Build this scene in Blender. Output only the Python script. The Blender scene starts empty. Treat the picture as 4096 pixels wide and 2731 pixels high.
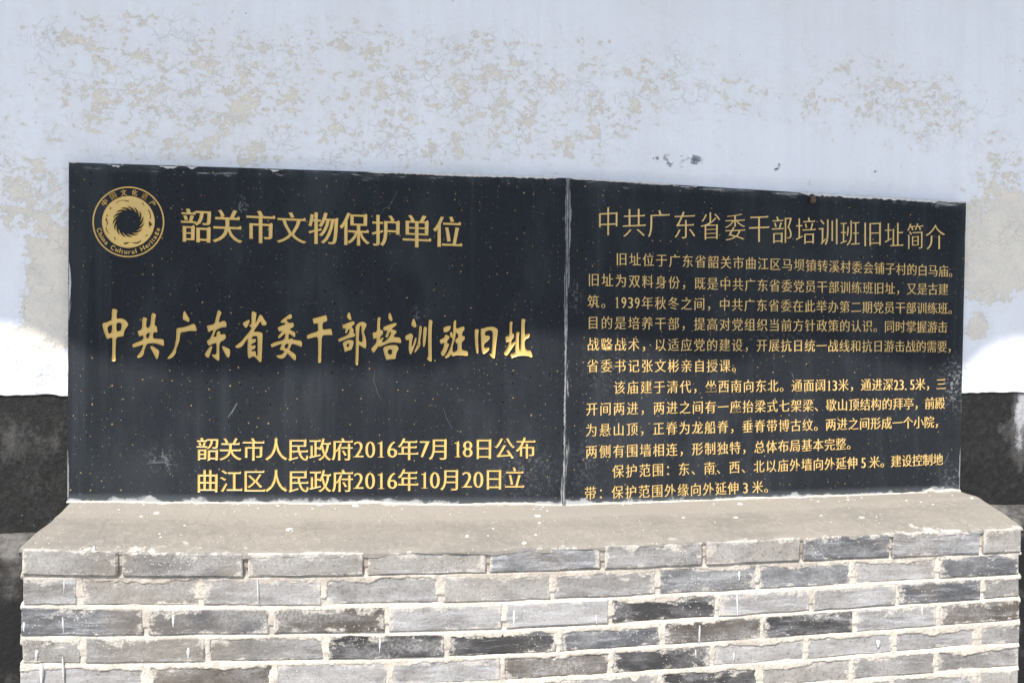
import bpy, math, random
import numpy as np
from mathutils import Vector, Matrix, noise as mnoise
from mathutils.geometry import tessellate_polygon

random.seed(7)
rng = np.random.default_rng(11)
S = bpy.context.scene
COL = S.collection

# ------------------------------------------------------------------ camera
PW, PH, F = 4096.0, 2731.0, 2731.0
YAW, PITCH, ROLL = math.radians(6.3), math.radians(-0.7), math.radians(0.76)
CAM = np.array([0.0, -1.775, 1.5])
fw = np.array([math.sin(YAW)*math.cos(PITCH), math.cos(YAW)*math.cos(PITCH), math.sin(PITCH)])
r0 = np.array([math.cos(YAW), -math.sin(YAW), 0.0]); u0 = np.cross(r0, fw)
RT = r0*math.cos(ROLL)+u0*math.sin(ROLL); UP = -r0*math.sin(ROLL)+u0*math.cos(ROLL)
cd = bpy.data.cameras.new('camera'); cam = bpy.data.objects.new('camera', cd); COL.objects.link(cam)
cd.sensor_width = 36.0; cd.lens = 24.0; cd.clip_start = 0.05; cd.clip_end = 500
M = Matrix(((RT[0], UP[0], -fw[0]), (RT[1], UP[1], -fw[1]), (RT[2], UP[2], -fw[2]))).to_4x4()
M.translation = Vector(CAM); cam.matrix_world = M
S.camera = cam

# ------------------------------------------------------------------ sky, sun, exposure
SUN_EL, SUN_AZ = math.radians(55), math.radians(215)
SUNDIR = np.array([math.sin(SUN_AZ)*math.cos(SUN_EL), math.cos(SUN_AZ)*math.cos(SUN_EL), math.sin(SUN_EL)])
w = bpy.data.worlds.new('World'); S.world = w; w.use_nodes = True
nt = w.node_tree; bg = nt.nodes['Background']
sky = nt.nodes.new('ShaderNodeTexSky'); sky.sky_type = 'NISHITA'; sky.sun_disc = False
sky.sun_elevation = SUN_EL; sky.sun_rotation = SUN_AZ; sky.altitude = 100
sky.air_density = 1.0; sky.dust_density = 1.5
nt.links.new(sky.outputs[0], bg.inputs['Color']); bg.inputs['Strength'].default_value = 0.13
sl = bpy.data.lights.new('sun', 'SUN'); sl.energy = 4.3; sl.angle = math.radians(0.53); sl.color = (1.0, 0.95, 0.88)
so = bpy.data.objects.new('sun', sl); COL.objects.link(so)
so.rotation_euler = Vector(-SUNDIR).to_track_quat('-Z', 'Y').to_euler(); so.location = (-4, -6, 9)
S.view_settings.view_transform = 'Standard'; S.view_settings.look = 'None'
S.view_settings.gamma = 1.0; S.view_settings.use_curve_mapping = False
S.view_settings.exposure = 0.84

# ------------------------------------------------------------------ helpers
def P(x, y, Y):
    """point of the plane at depth Y seen at photograph pixel (x, y); a survey of the photograph"""
    x = np.asarray(x, float); y = np.asarray(y, float)
    a = (x-PW/2)/F; b = (y-PH/2)/F
    d = a[..., None]*RT - b[..., None]*UP + fw
    t = (Y-CAM[1])/d[..., 1]
    return CAM + t[..., None]*d
def xz(x, y, Y):
    p = P(x, y, Y); return p[..., 0], p[..., 2]

def mesh_obj(name, verts, faces, mat, parent=None, smooth=False):
    me = bpy.data.meshes.new(name)
    me.from_pydata([tuple(map(float, v)) for v in verts], [], [tuple(map(int, f)) for f in faces]); me.update()
    if mat: me.materials.append(mat)
    if smooth: me.polygons.foreach_set('use_smooth', [True]*len(me.polygons))
    o = bpy.data.objects.new(name, me); COL.objects.link(o)
    if parent: o.parent = parent
    return o
def grid_obj(name, V, mat, parent=None, attrs=None, smooth=True, keep=None):
    """V: (n, m, 3) array of points -> quad grid, fast; keep: (n-1, m-1) bool"""
    n, m = V.shape[:2]
    me = bpy.data.meshes.new(name)
    idx = np.arange(n*m).reshape(n, m)
    q = np.stack([idx[:-1, :-1], idx[:-1, 1:], idx[1:, 1:], idx[1:, :-1]], -1)
    q = q[keep] if keep is not None else q.reshape(-1, 4)
    me.vertices.add(n*m); me.vertices.foreach_set('co', V.reshape(-1).astype(np.float32))
    me.loops.add(q.size); me.loops.foreach_set('vertex_index', q.reshape(-1).astype(np.int32))
    me.polygons.add(len(q)); me.polygons.foreach_set('loop_start', (np.arange(len(q))*4).astype(np.int32))
    me.polygons.foreach_set('use_smooth', np.full(len(q), smooth))
    me.update(calc_edges=True); me.validate()
    for k, a in (attrs or {}).items():
        at = me.attributes.new(k, 'FLOAT', 'POINT'); at.data.foreach_set('value', a.reshape(-1).astype(np.float32))
    me.materials.append(mat)
    o = bpy.data.objects.new(name, me); COL.objects.link(o)
    if parent: o.parent = parent
    return o
def empty(name, loc, label, cat):
    o = bpy.data.objects.new(name, None); COL.objects.link(o); o.location = loc
    o['label'] = label; o['category'] = cat
    o.empty_display_size = 0.1
    return o
# value noise on numpy arrays (several octaves)
def vnoise(x, y, seed=0):
    r = np.random.default_rng(seed); T = r.random((64, 64))
    xi = np.floor(x).astype(int); yi = np.floor(y).astype(int); fx = x-xi; fy = y-yi
    fx = fx*fx*(3-2*fx); fy = fy*fy*(3-2*fy)
    g = lambda a, b: T[a % 64, b % 64]
    return (g(xi, yi)*(1-fx)+g(xi+1, yi)*fx)*(1-fy)+(g(xi, yi+1)*(1-fx)+g(xi+1, yi+1)*fx)*fy
def fbm(x, y, seed=0, oct=4):
    s = 0; a = 0.5; t = 0
    for k in range(oct):
        s = s+a*vnoise(x*2**k+13.7*k, y*2**k+5.1*k, seed+k); t += a; a *= .5
    return s/t

# ------------------------------------------------------------------ node helper
class N:
    def __init__(s, name, rough=0.8):
        s.m = bpy.data.materials.new(name); s.m.use_nodes = True; s.t = s.m.node_tree
        s.b = s.t.nodes['Principled BSDF']; s.b.inputs['Roughness'].default_value = rough
        s.g = s.t.nodes.new('ShaderNodeNewGeometry').outputs['Position']
    def new(s, t, **k):
        n = s.t.nodes.new(t)
        for a, v in k.items(): setattr(n, a, v)
        return n
    def put(s, sock, v):
        if hasattr(v, 'is_output') or hasattr(v, 'links'): s.t.links.new(v, sock)
        elif isinstance(v, (tuple, list)) and len(v) == 3 and sock.type == 'RGBA': sock.default_value = (*v, 1)
        else: sock.default_value = v
    def m1(s, op, a, b=0.0, c=None, clamp=False):
        n = s.new('ShaderNodeMath', operation=op); n.use_clamp = clamp
        s.put(n.inputs[0], a); s.put(n.inputs[1], b)
        if c is not None: s.put(n.inputs[2], c)
        return n.outputs[0]
    def add(s, a, b): return s.m1('ADD', a, b)
    def sub(s, a, b): return s.m1('SUBTRACT', a, b)
    def mul(s, a, b, clamp=False): return s.m1('MULTIPLY', a, b, clamp=clamp)
    def step(s, v, a, b, lo=0.0, hi=1.0):
        n = s.new('ShaderNodeMapRange', interpolation_type='SMOOTHSTEP')
        s.put(n.inputs['Value'], v); n.inputs['From Min'].default_value = a; n.inputs['From Max'].default_value = b
        n.inputs['To Min'].default_value = lo; n.inputs['To Max'].default_value = hi
        return n.outputs['Result']
    def mapv(s, scale=(1, 1, 1), off=(0, 0, 0), src=None):
        n = s.new('ShaderNodeMapping'); s.t.links.new(src or s.g, n.inputs['Vector'])
        n.inputs['Scale'].default_value = scale; n.inputs['Location'].default_value = off
        return n.outputs[0]
    def noise(s, scale, detail=4, rough=.55, vec=None, dist=0.0, out='Fac'):
        n = s.new('ShaderNodeTexNoise'); s.t.links.new(vec or s.g, n.inputs['Vector'])
        n.inputs['Scale'].default_value = scale; n.inputs['Detail'].default_value = detail
        n.inputs['Roughness'].default_value = rough; n.inputs['Distortion'].default_value = dist
        return n.outputs[out]
    def voro(s, scale, feature='F1', vec=None, rand=1.0, out='Distance'):
        n = s.new('ShaderNodeTexVoronoi', feature=feature); s.t.links.new(vec or s.g, n.inputs['Vector'])
        n.inputs['Scale'].default_value = scale; n.inputs['Randomness'].default_value = rand
        return n.outputs[out]
    def mix(s, f, a, b):
        n = s.new('ShaderNodeMix', data_type='RGBA')
        s.put(n.inputs[0], f); s.put(n.inputs[6], a); s.put(n.inputs[7], b)
        return n.outputs[2]
    def attr(s, name): return s.new('ShaderNodeAttribute', attribute_name=name).outputs['Fac']
    def sep(s, v, i):
        n = s.new('ShaderNodeSeparateXYZ'); s.t.links.new(v, n.inputs[0]); return n.outputs[i]
    def warp(s, amt, scale, vec=None):
        c = s.noise(scale, 3, .6, vec, out='Color')
        n = s.new('ShaderNodeVectorMath', operation='MULTIPLY_ADD')
        s.t.links.new(c, n.inputs[0]); n.inputs[1].default_value = (amt,)*3
        s.t.links.new(vec or s.g, n.inputs[2]); return n.outputs[0]
    def bump(s, h, dist, strength=1.0):
        n = s.new('ShaderNodeBump'); s.put(n.inputs['Height'], h)
        n.inputs['Distance'].default_value = dist; n.inputs['Strength'].default_value = strength
        prev = s.b.inputs['Normal'].links
        if prev: s.t.links.new(prev[0].from_socket, n.inputs['Normal'])
        s.t.links.new(n.outputs[0], s.b.inputs['Normal'])
    def out(s, col, rough=None, spec=None):
        s.put(s.b.inputs['Base Color'], col)
        if rough is not None: s.put(s.b.inputs['Roughness'], rough)
        if spec is not None: s.b.inputs['Specular IOR Level'].default_value = spec
        return s.m

# ------------------------------------------------------------------ materials
def mat_plaster():
    n = N('limewashed_plaster')
    den = n.attr('peel'); chip = n.attr('chip'); lump = n.attr('lump')
    wv = n.warp(.03, 14)
    sq = n.mapv((1, 1, 1.35), src=wv)
    fine = n.noise(58, 6, .62, sq); mid = n.noise(21, 5, .60, sq); big = n.noise(5, 4, .6); tiny = n.noise(110, 4, .6)
    v = n.add(n.add(n.mul(fine, .50), n.mul(mid, .50)), n.mul(n.sub(big, .5), .22))
    v = n.add(v, n.mul(n.sub(tiny, .5), .10))
    v = n.add(v, n.sub(den, .78))            # > 0 : paint has come off
    bare = n.step(v, -.008, .012)
    halo = n.step(v, -.14, .0)
    # hairline cracks of the flaking coat
    cell = n.voro(24, 'DISTANCE_TO_EDGE', n.warp(.07, 15))
    cell2 = n.voro(42, 'DISTANCE_TO_EDGE', n.warp(.05, 20))
    gate = n.step(n.add(den, n.mul(n.noise(4, 3), .5)), .36, .54)
    crack = n.mul(n.mul(n.step(cell, .026, .006), n.mul(gate, n.sub(1.0, n.mul(bare, .7)))), n.step(n.noise(17, 4, .6), .46, .56))
    crack2 = n.mul(n.step(cell2, .05, .015), n.mul(n.step(n.noise(12, 3), .5, .62), gate))
    cr = n.m1('MAXIMUM', crack, n.mul(crack2, .8))
    streak = n.noise(1, 4, .6, n.mapv((26, 26, 1.3)))
    cloud = n.noise(2.2, 5, .6)
    paint = n.mix(n.step(streak, .35, .72), (.79, .80, .825), (.75, .76, .79))
    paint = n.mix(n.mul(n.step(cloud, .44, .70), .55), paint, (.71, .70, .70))
    paint = n.mix(n.mul(halo, .45), paint, (.72, .705, .665))
    grit = n.noise(260, 3, .7)
    sand = n.mix(n.step(n.noise(20, 4), .35, .7), (.77, .715, .62), (.69, .645, .565))
    sand = n.mix(n.mul(n.step(grit, .53, .68), .5), sand, (.44, .41, .36))
    col = n.mix(bare, paint, sand)
    rim = n.mul(n.step(v, -.012, .0), n.step(v, .045, .012))
    col = n.mix(n.mul(rim, .30), col, (.40, .37, .325))  # dark edge: small shadow of the flakes painted into the colour
    col = n.mix(n.mul(cr, .45), col, (.55, .51, .44))
    # grey chips knocked out deeper
    cv = n.add(chip, n.mul(n.sub(n.noise(85, 4, .65), .5), .036))
    cm = n.step(cv, .004, -.002)
    col = n.mix(cm, col, n.mix(n.step(n.noise(90, 3), .4, .62), (.17, .185, .21), (.36, .38, .41)))
    pit = n.mul(n.step(n.voro(34), .075, .05), n.step(n.noise(7, 2), .52, .6))
    col = n.mix(n.mul(pit, .6), col, (.25, .24, .23))
    h = n.sub(n.sub(0.0, n.mul(bare, 1.0)), n.mul(cr, .7))
    h = n.sub(n.sub(h, n.mul(cm, 2.2)), pit)
    n.bump(h, .0014, .9)
    rel = n.add(n.mul(n.noise(16, 6, .65), lump), n.mul(n.noise(70, 4, .6), .09))
    rel = n.add(rel, n.mul(n.mul(grit, bare), .05))
    n.bump(rel, .020, .9)
    return n.out(col, .88, .25)

def mat_black_band():
    n = N('weathered_black_limewash')
    den = n.attr('peel')
    a = n.noise(1, 7, .72, n.mapv((20, 20, 11), src=n.warp(.04, 16)))
    f = n.noise(75, 5, .7)
    v = n.add(n.add(n.mul(a, .8), n.mul(f, .2)), n.mul(n.sub(den, .5), .8))
    t1 = n.step(v, .46, .66); t2 = n.step(v, .66, .86)
    col = n.mix(t1, n.mix(n.step(f, .4, .7), (.010, .010, .0095), (.024, .023, .022)), (.060, .058, .056))
    col = n.mix(n.mul(t2, .85), col, (.42, .42, .43))
    spk = n.mul(n.step(n.voro(60), .10, .06), n.step(n.noise(9, 2), .5, .62))
    col = n.mix(n.mul(spk, .5), col, (.4, .4, .38))
    n.bump(n.add(a, n.mul(f, .35)), .012, .8)
    return n.out(col, .78, .3)

def mat_footing():
    n = N('footing_cement_and_black_paint')
    z = n.sep(n.g, 2); y = n.sep(n.g, 1)
    f = n.noise(60, 5, .65); a = n.noise(9, 5, .6)
    edge = n.add(n.mul(y, -1.0), n.mul(n.sub(a, .5), .045))
    black = n.step(edge, .056, .070)
    cem = n.mix(n.step(n.add(n.mul(f, .5), n.mul(a, .5)), .38, .62), (.125, .118, .11), (.045, .043, .041))
    blk = n.mix(n.step(a, .55, .8), (.0085, .0085, .009), (.02, .02, .021))
    spk = n.mul(n.step(n.voro(45), .10, .05), n.step(n.noise(8, 2), .5, .6))
    blk = n.mix(n.mul(spk, .5), blk, (.35, .34, .32))
    col = n.mix(black, cem, blk)
    n.bump(n.add(f, n.mul(a, .8)), .006, .7)
    return n.out(col, .8, .3)

def mat_granite():
    n = N('black_speckled_granite')
    g = n.noise(420, 2, .6)
    cloud = n.noise(1, 5, .62, n.mapv((5, 5, 2.2)))
    base = n.mix(n.step(g, .35, .7), (.0165, .0195, .0240), (.0245, .027, .0305))
    streak = n.noise(1, 4, .6, n.mapv((20, 20, .9)))
    base = n.mix(n.mul(n.step(streak, .52, .78), .45), base, (.050, .060, .068))
    base = n.mix(n.mul(n.step(cloud, .46, .72), .65), base, (.042, .047, .053))
    def fleck(scale, off, r0, r1, keep, col, b):
        v = n.mapv((1, 1, 1), off, src=n.warp(.005, 160))
        cb = n.new('ShaderNodeCombineXYZ'); n.t.links.new(n.sep(v, 0), cb.inputs[0]); n.t.links.new(n.sep(v, 2), cb.inputs[1])
        vn = n.new('ShaderNodeTexVoronoi', feature='F1', voronoi_dimensions='2D'); n.t.links.new(cb.outputs[0], vn.inputs['Vector']); vn.inputs['Scale'].default_value = scale
        c = n.sep(vn.outputs['Color'], 0); sz = n.add(n.mul(n.sep(vn.outputs['Color'], 1), 1.0), .35)
        d = n.m1('DIVIDE', vn.outputs['Distance'], sz)
        k = n.mul(n.mul(n.step(d, r0, r1), n.step(c, keep-.02, keep-.01)), n.step(n.noise(11+scale*.1, 3, .6), .42, .52))
        return n.mix(k, b, col)
    base = fleck(44, (0, 0, 0), .080, .045, .70, (.30, .205, .08), base)
    base = fleck(40, (3.1, 1.3, 2.2), .090, .055, .72, (.005, .0045, .004), base)
    base = fleck(58, (7.7, 2.3, 5.2), .09, .05, .70, (.12, .08, .04), base)
    base = fleck(75, (1.7, 4.3, 9.2), .06, .035, .80, (.30, .31, .32), base)
    # whitewash and mortar smeared over the edges
    hs = n.noise(1, 5, .7, n.mapv((9, 9, 120))); hb = n.noise(14, 5, .65)
    tp = n.attr('dtop'); bt = n.attr('dbot'); sd = n.attr('dside'); dust = n.attr('dust')
    lim = n.mul(n.add(n.mul(n.sub(hb, .42), .085), n.mul(n.sub(hs, .5), .04)), 1.0)
    k1 = n.mul(n.step(n.sub(tp, lim), .004, -.006), n.step(hs, .52, .66))
    k1b = n.mul(n.step(tp, .030, .0), .22)
    k2 = n.step(n.sub(bt, n.add(n.mul(n.sub(hb, .47), .07), n.mul(n.sub(hs, .45), .02))), .005, -.004)
    k2b = n.mul(n.step(bt, .026, .002), .55)
    k3 = n.mul(n.step(n.sub(sd, n.mul(n.sub(n.noise(1, 4, .6, n.mapv((40, 40, 6))), .52), .05)), .001, -.002), .40)
    white = n.m1('MAXIMUM', n.m1('MAXIMUM', n.mul(k1, .40), n.mul(k2, .65)), k3)
    soft = n.m1('MAXIMUM', n.mul(k1b, n.step(streak, .3, .7)), k2b)
    base = n.mix(soft, base, (.13, .145, .155))
    base = n.mix(white, base, (.56, .56, .55))
    dst = n.mul(dust, n.step(n.noise(150, 4, .7), .50, .66))
    base = n.mix(n.mul(dst, .75), base, (.42, .43, .44))
    n.bump(n.noise(300, 2, .5), .0006, .25)
    return n.out(base, n.add(n.mul(cloud, .25), .30), .05)

def mat_gold(name, c0, c1):
    n = N(name)
    a = n.noise(18, 4, .6); b = n.noise(6, 3, .5)
    col = n.mix(n.step(a, .35, .7), c0, c1)
    worn = n.mul(n.step(n.noise(32, 4, .65), .66, .72), n.step(b, .46, .6))
    col = n.mix(n.mul(worn, .8), col, (.62, .57, .50))
    n.bump(n.noise(160, 2, .5), .0006, .4)
    return n.out(col, .42, .5)

def mat_cement():
    n = N('ledge_cement')
    a = n.noise(7, 5, .6); f = n.noise(110, 4, .65)
    e = n.attr('rim')
    col = n.mix(n.step(a, .35, .7), (.235, .215, .186), (.198, .184, .162))
    col = n.mix(n.mul(n.step(f, .5, .72), .4), col, (.17, .16, .145))
    stain = n.step(n.noise(1, 6, .68, n.mapv((6, 45, 45))), .45, .70)
    col = n.mix(n.mul(stain, .30), col, (.15, .143, .132))
    col = n.mix(n.mul(n.step(n.noise(60, 5, .7), .50, .62), .28), col, (.32, .30, .265))
    rz = n.mul(n.step(n.add(e, n.mul(n.sub(n.noise(19, 5, .68), .5), 1.3)), 1.0, 1.12), n.step(n.noise(6, 3), .42, .54))
    col = n.mix(n.mul(rz, .75), col, (.50, .475, .43))
    col = n.mix(n.mul(n.step(e, .37, .33), .75), col, (.262, .240, .208))
    bz = n.step(n.sub(n.noise(22, 5, .7), n.mul(e, 2.2)), .50, .58)
    col = n.mix(n.mul(bz, .7), col, (.54, .52, .48))
    vn = n.new('ShaderNodeTexVoronoi', feature='F1'); n.t.links.new(n.warp(.02, 40), vn.inputs['Vector']); vn.inputs['Scale'].default_value = 22
    sp = n.mul(n.step(vn.outputs['Distance'], .17, .13), n.step(n.sep(vn.outputs['Color'], 0), .74, .76))
    sp2 = n.mul(n.step(n.voro(75), .14, .10), n.step(n.noise(8, 2), .50, .62))
    k = n.m1('MAXIMUM', n.mul(sp, .85), n.mul(sp2, .7))
    col = n.mix(k, col, (.62, .60, .55))
    cell = n.voro(9, 'DISTANCE_TO_EDGE', n.warp(.14, 8))
    cr = n.mul(n.step(cell, .010, .003), n.step(n.noise(3, 2), .5, .58))
    col = n.mix(n.mul(cr, .05), col, (.12, .11, .10))
    n.bump(n.sub(n.add(n.mul(f, .7), n.add(a, n.mul(k, .2))), n.mul(cr, .2)), .004, .7)
    return n.out(col, .85, .25)

def mat_mortar():
    n = N('pale_lime_mortar')
    a = n.noise(13, 5, .6); f = n.noise(170, 4, .7)
    col = n.mix(n.step(a, .35, .68), (.60, .545, .465), (.48, .43, .37))
    col = n.mix(n.mul(n.step(f, .45, .66), .55), col, (.27, .245, .21))
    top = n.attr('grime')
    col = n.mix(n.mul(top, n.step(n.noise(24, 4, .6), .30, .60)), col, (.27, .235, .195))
    col = n.mix(n.mul(n.step(n.noise(4.5, 3), .60, .75), .5), col, (.30, .27, .235))
    n.bump(n.add(n.mul(f, .5), n.noise(50, 4, .6)), .004, .8)
    return n.out(col, .9, .2)

def mat_brick():
    n = N('grey_clay_brick')
    oi = n.new('ShaderNodeObjectInfo'); base = oi.outputs['Color']; sm = oi.outputs['Alpha']; rnd = oi.outputs['Random']
    a = n.noise(1, 5, .65, n.mapv((7, 7, 18))); f = n.noise(150, 4, .7); c = n.noise(13, 5, .65)
    dark = n.mix(.35, base, (.03, .03, .032)); lite = n.mix(.30, base, (.38, .37, .36))
    col = n.mix(n.step(c, .36, .64), dark, base)
    col = n.mix(n.mul(n.step(a, .46, .68), .8), col, lite)
    col = n.mix(n.mul(n.step(f, .50, .68), .45), col, (.035, .034, .035))
    tan = n.step(n.noise(3.2, 3), .54, .68)
    col = n.mix(n.mul(tan, .40), col, (.20, .165, .125))
    # brushed whitewash residue
    br = n.noise(1, 6, .72, n.mapv((9, 9, 75), src=n.warp(.02, 10)))
    k = n.step(n.add(br, n.mul(sm, .26)), .60, .90)
    grit = n.step(n.noise(230, 3, .7), .38, .56)
    k = n.mul(n.mul(k, n.add(n.mul(grit, .5), .5)), .8)
    col = n.mix(k, col, (.50, .51, .53))
    wash = n.noise(1, 5, .65, n.mapv((5, 5, 13), src=n.warp(.05, 9)))
    wk = n.mul(n.step(wash, .44, .66), n.add(n.mul(n.step(n.noise(180, 4, .72), .40, .60), .34), .15))
    col = n.mix(wk, col, (.44, .43, .42))
    tcn = n.new('ShaderNodeTexCoord').outputs['Generated']
    gxv = n.sep(tcn, 0); gzv = n.sep(tcn, 2)
    ez = n.m1('MINIMUM', n.mul(n.sub(1.0, gzv), .062), n.mul(gzv, .110)); exx = n.m1('MINIMUM', n.mul(gxv, .25), n.mul(n.sub(1.0, gxv), .25))
    ed = n.m1('MINIMUM', ez, exx)
    sn = n.noise(1, 5, .7, n.mapv((24, 24, 40)))
    sme = n.step(n.sub(ed, n.mul(n.sub(sn, .46), .13)), .005, -.005)
    sme = n.mul(sme, n.add(n.mul(n.step(n.noise(200, 3, .7), .40, .60), .55), .30))
    col = n.mix(sme, col, (.53, .49, .43))
    # drips of white paint running down
    vd = n.new('ShaderNodeTexVoronoi', feature='F1'); n.t.links.new(n.mapv((19, 19, 5.2), src=n.warp(.004, 30)), vd.inputs['Vector']); vd.inputs['Scale'].default_value = 1
    dr = n.mul(n.step(n.m1('DIVIDE', vd.outputs['Distance'], n.add(n.sep(vd.outputs['Color'], 2), .35)), .13, .10), n.step(n.sep(vd.outputs['Color'], 1), .72, .74))
    sp = n.mul(n.step(n.voro(120), .20, .13), n.step(n.noise(10, 2), .46, .62))
    kk = n.m1('MAXIMUM', n.mul(dr, .92), n.mul(sp, .65))
    col = n.mix(kk, col, (.68, .66, .62))
    n.bump(n.add(n.add(n.mul(f, .35), c), n.mul(kk, .3)), .004, .7)
    return n.out(col, .82, .25)

def simple(name, c, rough=.8, var=None, sc=20):
    n = N(name, rough); f = n.noise(sc, 5, .6)
    n.bump(f, .004, .5)
    return n.out(n.mix(n.step(f, .35, .65), c, var or tuple(x*.75 for x in c)), rough, .3)

MAT = dict(plaster=mat_plaster(), band=mat_black_band(), footing=mat_footing(), granite=mat_granite(),
           gold=mat_gold('gold_paint', (.65, .435, .130), (.55, .38, .12)),
           gold2=mat_gold('gold_paint_fine', (.67, .46, .17), (.57, .40, .15)),
           cement=mat_cement(), mortar=mat_mortar(), brick=mat_brick(),
           lime=simple('white_lime_putty', (.62, .62, .61), .85, (.50, .50, .49), 60),
           joint=simple('grey_joint_putty', (.27, .27, .27), .85, (.10, .105, .11), 30),
           scratch=simple('pale_scratch', (.105, .115, .125), .8, (.06, .066, .072), 300),
           clay=simple('brown_clay', (.13, .085, .062), .85, (.085, .055, .04), 90),
           paving=simple('concrete_paving', (.34, .33, .31), .9, (.28, .27, .255), 3),
           tile=simple('shade_eave_tile', (.11, .11, .11), .8, (.07, .07, .07), 12),
           wood=simple('dark_timber', (.07, .045, .03), .7, (.05, .03, .02), 12))

# ------------------------------------------------------------------ ground
g = mesh_obj('ground', [(-60, -80, 0), (60, -80, 0), (60, 20, 0), (-60, 20, 0)], [(0, 1, 2, 3)], MAT['paving'])
g['kind'] = 'structure'

# ------------------------------------------------------------------ the temple wall
wall = empty('plastered_wall', (0, 0, 0), 'high white limewashed wall with flaking paint and a black painted dado, behind the two tablets', 'wall')
H2 = PW/2352.0                              # the photograph looked at in 2352 px wide sheets
def blob(X, Z, items, Y=0.0):
    D = np.zeros_like(X)
    for cx, cy, rx, ry, a in items:
        c = P(cx*H2, cy*H2, Y); e = P((cx+rx)*H2, (cy+ry)*H2, Y)
        sx = abs(e[0]-c[0]); sz = abs(e[2]-c[2])
        D += a*np.exp(-(((X-c[0])/sx)**2+((Z-c[2])/sz)**2))
    return D
xs = np.unique(np.round(np.concatenate([np.linspace(-7, -1.2, 30), np.arange(-1.2, 1.9, .010), np.linspace(1.9, 8, 30)]), 4))
zs = np.unique(np.round(np.concatenate([np.linspace(.0, 1.2, 14), np.arange(1.2, 2.6, .010), np.linspace(2.6, 4.75, 16)]), 4))
X, Z = np.meshgrid(xs, zs)
peel = .112 + np.minimum(.122, .60*blob(X, Z, [(700, 130, 420, 110, .12), (330, 120, 180, 130, .14), (1000, 330, 380, 45, .16), (1130, 120, 150, 80, .10), (560, 250, 330, 130, .22), (250, 300, 230, 110, .14), (70, 480, 110, 130, .24), (125, 640, 50, 110, .62),
        (100, 740, 50, 60, .42), (850, 270, 260, 110, .20), (1180, 260, 180, 110, .18), (900, 110, 250, 90, .08), (700, 330, 200, 50, .18),
        (1950, 210, 200, 100, .20), (2130, 260, 120, 80, .18), (1560, 190, 200, 100, .16), (1380, 230, 120, 100, .14), (2300, 440, 60, 110, .42), (2300, 560, 90, 90, .60),
        (2265, 640, 60, 60, .40), (2243, 752, 22, 26, .60), (150, 60, 160, 70, .12), (40, 600, 60, 70, -.10), (1290, 320, 120, 50, .10)]))+blob(X, Z, [(125, 640, 45, 105, .40), (100, 740, 45, 50, .28), (2300, 570, 75, 80, .40), (2262, 640, 40, 40, .20), (2243, 752, 18, 20, .40), (2320, 460, 40, 60, .12), (60, 440, 50, 80, .10), (580, 240, 40, 30, .10)])
chip = np.full_like(X, 1.0)
for cx, cy, r in [(1507, 362, 7), (1530, 360, 9), (1538, 378, 10), (1570, 366, 8), (1566, 382, 5), (1596, 366, 16), (1612, 370, 9),
                  (1788, 383, 6), (2006, 395, 6), (2033, 400, 5), (1783, 392, 4), (121, 101, 3)]:
    c = P(cx*H2, cy*H2, 0.0); rr = r*H2/1450*.62-.002
    chip = np.minimum(chip, np.hypot(X-c[0], (Z-c[2]))-rr)
lump = .12+blob(X, Z, [(60, 830, 130, 110, 1.0), (2290, 840, 80, 90, .30), (1400, 350, 300, 40, .25)])
dep = -(fbm(X*7, Z*7, 3)-.5)*.006
lumpd = -blob(X, Z, [(60, 850, 120, 90, 1.0)])*(fbm(X*34, Z*30, 8)-.4)*.016
slabz = (X > -.9) & (X < 1.48) & (Z > 1.02) & (Z < 1.93)
V = np.stack([X, np.where(slabz, .004, dep+lumpd), Z], -1)
grid_obj('plaster', V, MAT['plaster'], wall, dict(peel=peel, chip=chip, lump=lump))
# black dado: a sheet of paint on render 4 mm proud with a ragged top
bx = np.array([-7, -1.05, -.95, -.90, .0, 1.49, 1.58, 1.668, 8]); bz = np.array([1.334, 1.334, 1.336, 1.333, 1.34, 1.349, 1.351, 1.352, 1.36])
wx = [P(0, 2134, 0)[0], P(3960, 2015, 0)[0]]; wz = [P(0, 2134, 0)[2], P(3960, 2015, 0)[2]]
xs2 = np.unique(np.round(np.concatenate([np.linspace(-7, -1.2, 20), np.arange(-1.2, 1.9, .006), np.linspace(1.9, 8, 20)]), 4))
top = np.interp(xs2, bx, bz)+(fbm(xs2*30, xs2*0, 21)-.5)*.008
bot = np.interp(xs2, wx, wz)-.006
tt = np.concatenate([[0, 0], np.linspace(0, 1, 40)])
Z2 = top[None, :]*(1-tt[:, None])+bot[None, :]*tt[:, None]; X2 = np.repeat(xs2[None, :], len(tt), 0)
Y2 = -.0075-(fbm(X2*12, Z2*12, 5)-.5)*.006; Y2[0] = .002
pb = .33+blob(X2, Z2, [(60, 1000, 90, 60, .16), (45, 985, 45, 45, .06), (95, 1010, 40, 40, .14), (20, 1060, 40, 50, .12), (2345, 940, 22, 60, .75), (2300, 985, 16, 22, .45), (2335, 1040, 22, 50, .34), (100, 1130, 40, 40, .16)])
grid_obj('black_dado', np.stack([X2, Y2, Z2], -1), MAT['band'], wall, dict(peel=pb))
# projecting footing with a chamfered cement top
prof = [(.0, .0), (-.010, -.002), (-.03, -.012), (-.052, -.028), (-.060, -.040), (-.064, -.10), (-.064, -.30), (-.064, -1.2)]
px = np.array([p[0] for p in prof]); pz = np.array([p[1] for p in prof])
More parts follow.
